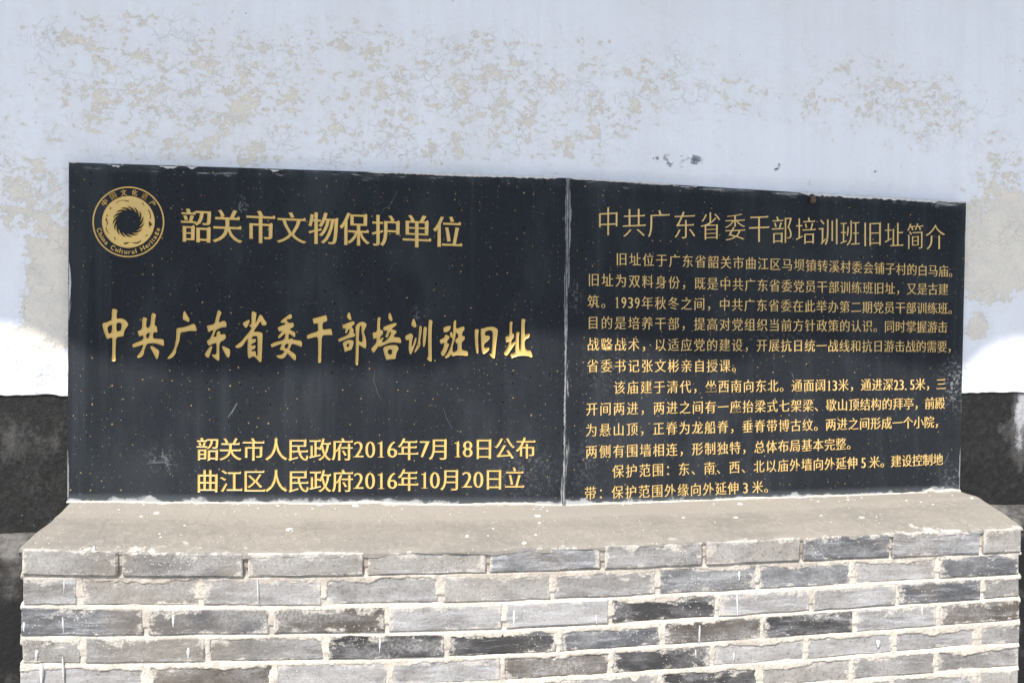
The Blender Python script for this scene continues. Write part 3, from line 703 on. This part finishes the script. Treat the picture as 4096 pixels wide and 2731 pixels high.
# body text: (text with cell breaks, first cell, three surveyed points (cell, x, y))
def q3(pts, k):
    (a, xa, ya), (b, xb, yb), (c, xc, yc) = pts
    la = (k-b)*(k-c)/((a-b)*(a-c)); lb = (k-a)*(k-c)/((b-a)*(b-c)); lc = (k-a)*(k-b)/((c-a)*(c-b))
    return xa*la+xb*lb+xc*lc, ya*la+yb*lb+yc*lc
rows = [
 ('旧址位于广东省韶关市曲江区马坝镇转溪村委会铺子村的白马庙。', 2, [(2, 2486, 1036), (14, 3100.6, 1056.5), (29, 3773.5, 1084)]),
 ('旧址为双料身份，既是中共广东省委党员干部训练班旧址，又是古建', 0, [(0, 2374.7, 1118.5), (14, 3098.6, 1142), (29, 3772.8, 1157)]),
 ('筑。[1939]年秋冬之间，中共广东省委在此举办第二期党员干部训练班。', 0, [(0, 2373, 1205.5), (14, 3096, 1221.7), (29, 3771, 1233)]),
 ('目的是培养干部，提高对党组织当前方针政策的认识。同时掌握游击', 0, [(0, 2372.3, 1290), (14, 3097, 1299.6), (29, 3770, 1308)]),
 ('战略战术，以适应党的建设，开展抗日统一战线和抗日游击战的需要，', 0, [(0, 2371.6, 1376), (14, 3096, 1381), (29, 3767.6, 1385.6)]),
 ('省委书记张文彬亲自授课。', 0, [(0, 2370.6, 1462.8), (10, 2899, 1462), (29, 3765.5, 1460)]),
 ('该庙建于清代，坐西南向东北。通面阔[13]米，通进深[23.5]米，三', 2, [(2, 2477.3, 1548.9), (14, 3091.7, 1542), (29, 3764, 1535)]),
 ('开间两进，两进之间有一座抬梁式七架梁、歇山顶结构的拜亭，前殿', 0, [(0, 2367, 1635), (14, 3089, 1623), (29, 3759.7, 1611.5)]),
 ('为悬山顶，正脊为龙船脊，垂脊带博古纹。两进之间形成一个小院，', 0, [(0, 2365.4, 1719.3), (14, 3087.5, 1702), (28, 3716, 1687)]),
 ('两侧有围墙相连，形制独特，总体布局基本完整。', 0, [(0, 2365.4, 1805.4), (14, 3085.8, 1784.8), (20, 3363, 1774.4)]),
 ('保护范围：东、南、西、北以庙外墙向外延伸[5]米。建设控制地', 2, [(2, 2472, 1883.6), (14, 3084, 1862), (29, 3752, 1836.4)]),
 ('带：保护范围外缘向外延伸[3]米。', 0, [(0, 2361.3, 1970.7), (7, 2732, 1958.6), (13, 3030, 1946.6)]),
]
for txt, c0, pts in rows:
    cells = []; k = float(c0); i = 0
    while i < len(txt):
        if txt[i] == '[':
            j = txt.index(']', i); dg_ = txt[i+1:j]
            if len(dg_) == 1: cells.append((dg_, k)); k += 1
            else:
                for m, d_ in enumerate(dg_): cells.append((d_, k-.25+.5*m))
                k += len(dg_)/2
            i = j+1
        else: cells.append((txt[i], k)); k += 1; i += 1
    for ch, kk in cells:
        cx, cy = q3(pts, kk)
        f_ = (cx-2370)/1400.0; ew = 49*(1-f_)+41.5*f_; eh = 57*(1-f_)+51*f_
        x1_, _ = q3(pts, kk+1); slope = (q3(pts, kk+.5)[1]-q3(pts, kk-.5)[1])
        if ch.isdigit():
            hw = .25*ew*(.80 if ch != '1' else .5); hh = .385*eh
            place(ch, lambda u, v, cx=cx, cy=cy, hw=hw, hh=hh, sl=slope: (cx+(u*2-1)*hw, cy+2-(v*2-1)*hh), MAT['gold2'], right, dx=.012, dy=-.004, bbox=True, inset=.0003, rim=.0008)
        elif ch == '.':
            place(ch, lambda u, v, cx=cx-5, cy=cy+20: (cx+(u*2-1)*3.4, cy-(v*2-1)*3.4), MAT['gold2'], right, bbox=True, inset=.0003, rim=.0008)
        else:
            place(ch, lambda u, v, cx=cx, cy=cy, ew=ew, eh=eh, sl=slope: (cx+u*ew, cy-v*eh+sl*u), MAT['gold2'], right, dx=.004, dy=-.007, ser=.022, shear=.035, inset=.0003, rim=.0008)
bpy.data.objects.remove(to)

# joint putty between the tablets, mortar smears, scratches: thin sheets of real thickness
def strip(name, pts, mat, parent, Y=YS, th=.0012):
    """pts: list of (xl, yl, xr, yr) px along the strip"""
    Vv, Ff = [], []
    for (a, b, c, d) in pts:
        p, q = P(a, b, Y), P(c, d, Y); m = (p+q)/2
        Vv += [(p[0], Y+.002, p[2]), (p[0]*.8+m[0]*.2, Y-th*.7, p[2]*.8+m[2]*.2), (m[0], Y-th, m[2]), (q[0]*.8+m[0]*.2, Y-th*.7, q[2]*.8+m[2]*.2), (q[0], Y+.002, q[2])]
    for i in range(len(pts)-1):
        for k in range(4): a = i*5+k; Ff.append((a, a+1, a+6, a+5))
    return mesh_obj(name, Vv, Ff, mat, parent, smooth=True)
pts = []
for y in np.arange(712, 2024, 7):
    t = (y-712)/(2022-712); xc = 2272.5-17*t
    wv = 3.6+1.8*(fbm(np.array(y/40.), np.array(0.), 4)*2-1)+4*math.exp(-((y-1290)/60.)**2)+4*math.exp(-((y-715)/22.)**2)+2.5*math.exp(-((y-2020)/30.)**2)
    j = random.uniform(-1.2, 1.2)
    pts.append((xc-wv+j, y, xc+wv+j, y))
jo = strip('joint_putty', pts, MAT['joint'], left, th=.0016); jo['label'] = 'pale vertical joint between the two tablets'
def top_smear(parent, A, B, segs, seed):
    r = random.Random(seed)
    for (t0, t1, up, dn) in segs:
        L = math.hypot(B[0]-A[0], B[1]-A[1]); n = max(4, int((t1-t0)*L/9)); pts = []
        for i in range(n+1):
            t = t0+(t1-t0)*i/n; x = A[0]+(B[0]-A[0])*t; y = A[1]+(B[1]-A[1])*t
            e = min(1, min(i, n-i)/2.5+.15)
            pts.append((x, y-up, x+r.uniform(-1, 1), y+dn*e*r.uniform(.45, 1.2)))
        strip('lime_smear', pts, MAT['lime'], parent, th=.0010)
top_smear(left, (274, 649), (2266, 712), [(.0, .02, 4, 3), (.08, .11, -6, 16), (.18, .22, -3, 12), (.235, .26, -2, 14), (.395, .43, -4, 12), (.60, .74, 3, 5), (.72, .985, 5, 7)], 5)
top_smear(right, (2279, 713), (3866, 810), [(.0, .26, 5, 4), (.26, .32, -5, 8), (.58, .93, 4, 11), (.93, 1.0, 4, 4)], 6)
# upright smear on the left tablet edge
pts = [(276+random.uniform(-1, 1), y, 276+7*math.sin(math.pi*(y-1050)/160.)+random.uniform(0, 2), y) for y in range(1050, 1212, 8)]
strip('lime_smear', pts, MAT['lime'], left, th=.0008)
# mortar squeezed out along the foot of each tablet
def foot(parent, A, B, seed, bumps):
    n = int((B[0]-A[0])/8); pts = []
    for i in range(n+1):
        t = i/n; x = A[0]+(B[0]-A[0])*t; y = A[1]+(B[1]-A[1])*t
        hh = 1+5*float(fbm(np.array(x/70.), np.array(seed*3.1), seed))**1.0+6*(float(fbm(np.array(x/14.), np.array(2.), seed+4))-.5)
        for bx_, bw, bh in bumps: hh += bh*math.exp(-((x-bx_)/bw)**2)
        pts.append((x, y-max(1.5, hh), x, y+6))
    strip('mortar_smear', pts, MAT['mortar'], parent, th=.0035)
foot(left, (268, 2006), (2249, 2021), 3, [(420, 60, 2), (1130, 20, 7), (1480, 110, 9), (1990, 70, 8), (2100, 60, 8)])
foot(right, (2262, 2021), (3840, 1965), 8, [(2420, 50, 3), (3000, 90, 3), (3722, 18, 14), (3800, 40, 8)])
# scratches on the polished stone
def scratch(parent, pl, wpx=1.6):
    q = []
    for i in range(len(pl)-1):
        (a, b), (c, d) = pl[i], pl[i+1]; n = max(1, int(math.hypot(c-a, d-b)/12))
        for k in range(n): q.append((a+(c-a)*k/n+random.uniform(-.8, .8), b+(d-b)*k/n+random.uniform(-.8, .8)))
    q.append(pl[-1])
    pts = []
    for i, (x, y) in enumerate(q):
        a = q[max(0, i-1)]; b = q[min(len(q)-1, i+1)]; tx, ty = b[0]-a[0], b[1]-a[1]; L = math.hypot(tx, ty)+1e-6
        wv = wpx*(.4+.6*math.sin(math.pi*(i+.5)/len(q)))
        pts.append((x+ty/L*wv, y-tx/L*wv, x-ty/L*wv, y+tx/L*wv))
    strip('scratch', pts, MAT['scratch'], parent, th=.0003)
hp = lambda *a: [(x*H2, y*H2) for x, y in a]
for pl, wv in [(hp((914, 435), (908, 450), (893, 474), (881, 480), (873, 495)), 1.3), (hp((862, 848), (858, 870), (868, 905), (876, 918)), 1.3), (hp((1018, 935), (1025, 960), (1040, 985)), 1.0), (hp((545, 925), (534, 945), (524, 958)), 5.0),
               (hp((340, 1063), (375, 1062), (395, 1068)), 4), (hp((372, 1040), (388, 1075)), 5), (hp((480, 1031), (520, 1032)), 1.2), (hp((780, 1031), (830, 1030)), 1.2), (hp((553, 462), (549, 480), (556, 488)), 5),
               (hp((1170, 1021), (1180, 1014), (1176, 1030)), 1.0), (hp((866, 470), (882, 462)), .8), (hp((1046, 1028), (1220, 1022)), .9), (hp((640, 430), (655, 445)), .9)]:
    scratch(left, pl, wv)
for pl, wv in [(hp((2180, 1040), (2169, 1065)), 1.6), (hp((1712, 640), (1724, 610), (1732, 590)), 1.2), (hp((1620, 810), (1680, 790)), 1.0), (hp((1818, 855), (1824, 870)), 1.8), (hp((1345, 1062), (1347, 1078)), 3), (hp((2194, 1078), (2199, 1082)), 4), (hp((1325, 650), (1327, 665)), 3)]:
    scratch(right, pl, wv)

# ------------------------------------------------------------------ brick plinth with cement ledge
YB = -.23
plinth = empty('brick_plinth', (.29, -.12, 0), 'waist-high plinth of grey bricks with pale mortar and a sloping cement ledge, carrying both tablets', 'plinth')
cx_ = np.array([87, 984, 2048, 3070, 4078.])
rowsY = [[2192, 2215, 2196, 2154, 2108], [2296, 2311, 2290, 2249, 2207], [2420, 2431, 2408, 2359, 2297], [2545, 2540, 2522, 2456, 2389], [2658, 2651, 2623, 2555, 2480], [2780, 2765, 2727, 2651, 2573], [2897, 2878, 2832, 2748, 2666], [3014, 2990, 2938, 2846, 2760]]
JX, JZ = [], []
for r in rowsY:
    p = P(cx_, np.array(r, float), YB); JX.append(p[:, 0]); JZ.append(p[:, 2])
XL, XR = -.868, 1.4515
xq = np.linspace(XL, XR, 9)
JL = [np.interp(xq, JX[i], JZ[i]) for i in range(len(JX))]
while JL[-1].min() > .06: JL.append(JL[-1]-.0625-(JL[-1]-JL[-1].mean())*.0)
NC = len(JL)-1
Lx = lambda *a: [u/1.1484 for u in a]; Rx = lambda *a: [2048+u/1.1484 for u in a]
VJ = [Lx(557, 1130, 1680, 2240)+Rx(413, 880, 1325, 1735, 2150), Lx(365, 925, 1488, 2025)+Rx(185, 668, 1128, 1562, 1955), Lx(670, 1245, 1778, 2315)+Rx(450, 940, 1372, 1768, 2158),
      Lx(385, 955, 1500, 2052)+Rx(212, 690, 1150, 1570, 1955), Lx(680, 1262, 1790, 2310)+Rx(455, 918, 1352, 1755, 2140), Lx(385, 955, 1500, 2052)+Rx(212, 680, 1135, 1560, 1945), Lx(680, 1262, 1790, 2310)+Rx(455, 918, 1352, 1745, 2130)]
VW = []
for i in range(NC):
    if i < len(VJ):
        zc = (np.array(rowsY[i])+np.array(rowsY[min(i+1, 7)]))/2
        xs_ = [float(P(x, np.interp(x, cx_, zc), YB)[0]) for x in VJ[i]]
    else:
        xs_ = [x+random.uniform(-.006, .006) for x in VW[i-2]]
    VW.append(xs_)
zj = lambda i, x: np.interp(x, xq, JL[i])
Lc = ((.305, .29, .276), .60); Wc = ((.285, .265, .238), .25); Mc = ((.235, .222, .207), .45); Bc = ((.165, .164, .168), .50); Dc = ((.10, .102, .108), .42); Kc = ((.048, .046, .046), .22); Tc = ((.11, .093, .078), .25)
TONE = [[Wc, Mc, Wc, Wc, Bc, Mc, Wc, Dc, Bc, Wc], [Mc, Wc, Lc, Lc, Wc, Mc, Bc, Bc, Lc, Dc], [Dc, Dc, Tc, Lc, Lc, Kc, Lc, Lc, Dc, Mc],
        [Wc, Mc, Mc, Kc, Kc, Dc, Tc, Kc, Lc, Tc], [Lc, Tc, Lc, Lc, Tc, Kc, Lc, Lc, Lc, Mc], [Mc, Wc, Dc, Lc, Mc, Mc, Kc, Wc, Mc, Mc], [Mc, Lc, Dc, Mc, Wc, Dc, Mc, Lc, Mc, Wc]]
def brick(x0, x1, zb0, zb1, zt0, zt1, yoff, tone):
    """one brick: a block with worn arrises; front at YB+yoff"""
    y = YB+yoff; c = .0022; w = x1-x0; r = random.uniform
    zt = lambda x: zt0+(zt1-zt0)*(x-x0)/w; zb = lambda x: zb0+(zb1-zb0)*(x-x0)/w
    ring, fr = [], []
    nx = 5; xx = [x0+w*i/nx for i in range(nx+1)]
    top = [(x+r(-.001, .001), zt(x)+r(-.0016, .001)) for x in xx]; bt = [(x+r(-.001, .001), zb(x)+r(-.001, .0016)) for x in xx[::-1]]
    out = top+bt; n = len(out); cxm = (x0+x1)/2; czm = (zt(cxm)+zb(cxm))/2
    Vv = [(p[0], YB+.11, p[1]) for p in out]+[(p[0], y+c, p[1]) for p in out]
    inn = []
    for p in out:
        sx = -1 if p[0] > cxm+w*.45 else (1 if p[0] < cxm-w*.45 else 0); sz = -1 if p[1] > czm else 1
        inn.append((p[0]+sx*c*r(.8, 2.0), y+r(-.0006, .0006), p[1]+sz*c*r(.8, 1.8)))
    Vv += inn; Ff = []
    for i in range(n):
        j = (i+1) % n
        Ff += [(i, j, n+j, n+i), (n+i, n+j, 2*n+j, 2*n+i)]
    Ff.append(tuple(2*n+i for i in range(n)))
    o = mesh_obj('brick', Vv, [f[::-1] for f in Ff], MAT['brick'], plinth)
    k = r(.88, 1.12); o.color = (tone[0][0]*k, tone[0][1]*k, tone[0][2]*k, min(1, max(0, tone[1]+r(-.15, .2))))
    return o
nb = 0
for i in range(NC):
    xs_ = [XL]+VW[i]+[XR]
    for j in range(len(xs_)-1):
        a = xs_[j]+(.0 if j == 0 else .005); b = xs_[j+1]-(.0 if j == len(xs_)-2 else .005)
        if j == 0: a += random.uniform(-.004, .006)
        if j == len(xs_)-2: b += random.uniform(-.006, .004)
        gt = .0035 if i else .0; gb = .0035
        if i == 0: gb = .002
        tone = TONE[i][j] if i < len(TONE) else random.choice([Lc, Wc, Mc, Bc, Dc, Kc])
        brick(a, b, zj(i+1, a)+gb, zj(i+1, b)+gb, zj(i, a)-gt, zj(i, b)-gt, random.uniform(-.0032, .0004)-(.005 if i == 0 else .0015 if i < 4 else 0), tone)
# mortar: one sheet whose joints stand flush and lap raggedly over the brick arrises
gx = np.arange(XL-.001, XR+.002, .0026); gz = np.arange(.50, 1.035, .0026)
GX, GZ = np.meshgrid(gx, gz)
dj = np.full_like(GX, 9.0); above = np.zeros_like(GX)
for i in range(1, len(JL)):
    z_ = np.interp(GX, xq, JL[i]); d = GZ-z_
    # more mortar sits on the top edge of the brick below each joint than under the one above
    dd = np.where(d > 0, d*1.9, -d*.80); dj = np.minimum(dj, dd)
    above = np.maximum(above, np.where((d > -.0015) & (d < .02), np.clip((d+.0015)/.0025, 0, 1)*(1.0 if i < 4 else .55), 0))
    if i < len(JL):
        zt_ = np.interp(GX, xq, JL[i-1]); inr = (GZ <= zt_) & (GZ > z_)
        for xv in VW[i-1] if i-1 < NC else []:
            wob = (fbm(GX*0+xv*9, GZ*40, 31)-.5)*.006
            dj = np.where(inr, np.minimum(dj, np.abs(GX-xv+wob)*1.05), dj)
wd = .0046+.021*np.clip(fbm(GX*13, GZ*26, 41, 4)-.36, 0, 1)+.006*(fbm(GX*90, GZ*110, 51, 3)-.5)+.006*np.clip(fbm(GX*4, GZ*9, 61, 2)-.5, 0, 1)
hgt = .0016-np.clip(dj-wd, 0, .05)*1.9+(fbm(GX*55, GZ*60, 71, 3)-.5)*.0022
hgt = hgt-above*.0040*(.2+1.0*fbm(GX*5, GZ*12, 77, 3))
hgt = np.clip(hgt, -.012, .0045)
j1 = np.interp(GX, xq, JL[1]); tp0 = np.interp(GX, xq, JL[0])
hgt = np.where(GZ > j1+.001, hgt-.001, hgt)
YM = YB-.0012-hgt
YM = np.where(GZ > tp0-.002, YB+.01, YM)
keep = (GZ[:-1, :-1] < tp0[:-1, :-1]+.0)
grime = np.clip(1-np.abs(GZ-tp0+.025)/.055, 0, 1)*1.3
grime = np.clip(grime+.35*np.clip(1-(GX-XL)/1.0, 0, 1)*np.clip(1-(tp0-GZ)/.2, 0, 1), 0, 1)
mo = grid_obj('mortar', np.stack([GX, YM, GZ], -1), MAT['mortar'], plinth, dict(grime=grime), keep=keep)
mo['kind'] = 'stuff'
# core behind the bricks: closes the ends and the foot
def box(name, x0, x1, y0, y1, z0, z1, mat, parent):
    v = [(x, y, z) for x in (x0, x1) for y in (y0, y1) for z in (z0, z1)]
    return mesh_obj(name, v, [(0, 1, 3, 2), (4, 6, 7, 5), (0, 4, 5, 1), (2, 3, 7, 6), (0, 2, 6, 4), (1, 5, 7, 3)], mat, parent)
box('rubble_core', XL+.004, XR-.004, YB+.012, -.002, .0, 1.0, MAT['mortar'], plinth)
# runs of white paint that dried on the brick faces
for side_, u_, v0, v1, wd_ in [(0, 148, 345, 442, 11), (0, 198, 370, 436, 6), (0, 322, 340, 444, 9), (0, 430, 325, 438, 10), (0, 738, 358, 452, 13), (0, 1185, 478, 590, 4), (0, 168, 800, 846, 9), (0, 190, 862, 954, 11), (0, 290, 650, 722, 5),
        (0, 290, 832, 954, 5), (0, 796, 640, 697, 7), (0, 865, 790, 842, 9), (0, 110, 672, 716, 7), (0, 1745, 745, 812, 5), (0, 295, 470, 540, 4), (0, 2296, 290, 300, 14), (1, 1045, 440, 482, 5), (1, 1036, 540, 642, 4), (1, 10, 620, 692, 7), (1, 388, 640, 680, 5),
        (1, 862, 688, 768, 4), (1, 1684, 755, 788, 10), (1, 845, 800, 838, 3), (1, 1020, 812, 850, 3), (1, 1885, 590, 640, 3)]:
    x_ = (2048 if side_ else 0)+u_/1.1484; ya, yb = 1900+v0/1.1484, 1900+v1/1.1484; w2 = wd_/1.1484*1.05; n_ = 9; pts = []; sl = random.uniform(-.06, .06)
    if v1-v0 < 20: continue
    for k in range(n_+1):
        t = k/n_; sh = (.25+.75*math.sin(math.pi*min(1, t*1.15+.05))**.8) if t < .85 else .35
        xx_ = x_+sl*(t-.5)*(yb-ya)
        pts.append((xx_-w2*sh*random.uniform(.85, 1.1), ya+(yb-ya)*t, xx_+w2*sh*random.uniform(.85, 1.1), ya+(yb-ya)*t))
    strip('paint_run', pts, MAT['lime'], plinth, Y=YB-(.0058 if v0 < 450 else .0042), th=.0010)
# cement ledge
nx, ny = 330, 46
lx = np.linspace(XL-.002, XR+.002, nx)
slab_b = np.interp(lx, [P(268, 2006, YS)[0], P(2249, 2021, YS)[0], P(3840, 1965, YS)[0]], [P(268, 2006, YS)[2], P(2249, 2021, YS)[2], P(3840, 1965, YS)[2]])
strp = np.interp(lx, [P(235, 2070, -.1)[0], P(1100, 2082, -.1)[0], P(2048, 2073, -.1)[0], P(3000, 2045, -.1)[0], P(3919, 1995, -.1)[0]], [P(235, 2070, -.1)[2], P(1100, 2082, -.1)[2], P(2048, 2073, -.1)[2], P(3000, 2045, -.1)[2], P(3919, 1995, -.1)[2]])
rim = np.interp(lx, xq, JL[0])
py = [.0, -.03, -.085, -.10, -.115, -.17, -.228, -.2345, -.2355, -.230]
pts_ = []
for k in range(nx):
    zb_, zs_, zr_ = slab_b[k], strp[k], rim[k]
    pts_.append([zb_+.0, zb_, zs_+.003, zs_, zs_-.005, zs_*.5+zr_*.5+.0025, zr_+.003, zr_-.001, zr_-.006, zr_-.009])
pts_ = np.array(pts_)
tt = np.linspace(0, len(py)-1, ny)
LY = np.repeat(np.interp(tt, range(len(py)), py)[:, None], nx, 1)
LZ = np.stack([np.interp(tt, range(len(py)), pts_[k]) for k in range(nx)], 1)
LX = np.repeat(lx[None, :], ny, 0)
amp = (tt[:, None] > 1.2)*1.0
LZ = LZ+((fbm(LX*7, LY*9, 81)-.5)*.006+(fbm(LX*40, LY*40, 82)-.5)*.0016)*amp
edge = (tt[:, None] > 6.2)
LY = LY+edge*(fbm(LX*24, LY*0, 83)-.55)*.008
LZ = LZ+(tt[:, None] > 7.5)*(fbm(LX*22, LY*0+3, 84)-.6)*.012
rimattr = np.clip((-LY-.03)/.205, 0, 1)
grid_obj('cement_ledge', np.stack([LX, LY, LZ], -1), MAT['cement'], plinth, dict(rim=rimattr))
# ends of the ledge
for side in (0, -1):
    Vv = [(LX[i, side], LY[i, side], LZ[i, side]) for i in range(ny)]; n = len(Vv)
    Vv += [(LX[i, side], min(0.0, LY[i, side]+.004), LZ[i, side]-(.010 if LY[i, side] < -.2 else .06)) for i in range(ny)]
    Ff = [(i, i+1, n+i+1, n+i) for i in range(n-1)]
    mesh_obj('ledge_end', Vv, Ff, MAT['cement'], plinth)
# crumbs of mortar fallen on the ledge
cr = random.Random(4)
Vv, Ff = [], []
for k in range(70):
    x = cr.uniform(XL+.03, XR-.03); y = cr.uniform(-.075, -.034) if cr.random() < .7 else cr.uniform(-.2, -.09)
    iy = int(np.argmin(np.abs(LY[:, 0]-y))); ix = int(np.argmin(np.abs(lx-x))); z = LZ[iy, ix]; s = cr.uniform(.0012, .0042)
    b = len(Vv)
    for dx_, dy_, dz_ in [(-1, 0, 0), (0, -1, 0), (1, 0, 0), (0, 1, 0), (0, 0, .8), (0, 0, -.5)]:
        Vv.append((x+dx_*s*cr.uniform(.7, 1.5), y+dy_*s*cr.uniform(.6, 1.1), z+dz_*s*cr.uniform(.6, 1.0)))
    for a_, b_ in ((0, 1), (1, 2), (2, 3), (3, 0)): Ff += [(b+a_, b+b_, b+4), (b+b_, b+a_, b+5)]
o = mesh_obj('mortar_crumbs', Vv, Ff, MAT['lime'], plinth); o['kind'] = 'stuff'

# ------------------------------------------------------------------ lump of clay stuck on the right tablet
pc = P(3248, 700+590/5.88, YS)
lump_ = empty('clay_lump', tuple(pc), 'small brown clay lump stuck near the top edge of the right tablet', 'clay lump')
def pebble(name, c, r, mat, parent, seed):
    Vv, Ff = [], []; nu, nv = 12, 8
    for j in range(nv+1):
        th = math.pi*j/nv
        for i in range(nu):
            ph = 2*math.pi*i/nu; d = Vector((math.cos(ph)*math.sin(th), math.sin(ph)*math.sin(th), math.cos(th)))
            k = 1+.16*mnoise.noise(d*2.2+Vector((seed, 0, 0)))
            Vv.append((c[0]+d.x*r[0]*k, c[1]+d.y*r[1]*k, c[2]+d.z*r[2]*k))
    for j in range(nv):
        for i in range(nu):
            a = j*nu+i; b = j*nu+(i+1) % nu; Ff.append((a, b, b+nu, a+nu))
    return mesh_obj(name, Vv, Ff, mat, parent, smooth=True)
pebble('lower_lobe', (.0, -.005, -.003), (.0078, .0085, .0078), MAT['clay'], lump_, 1)
pebble('upper_lobe', (-.0007, -.006, .0048), (.0066, .0080, .0062), MAT['clay'], lump_, 5)

for t in (left, right, plinth):
    fixchildren(t)
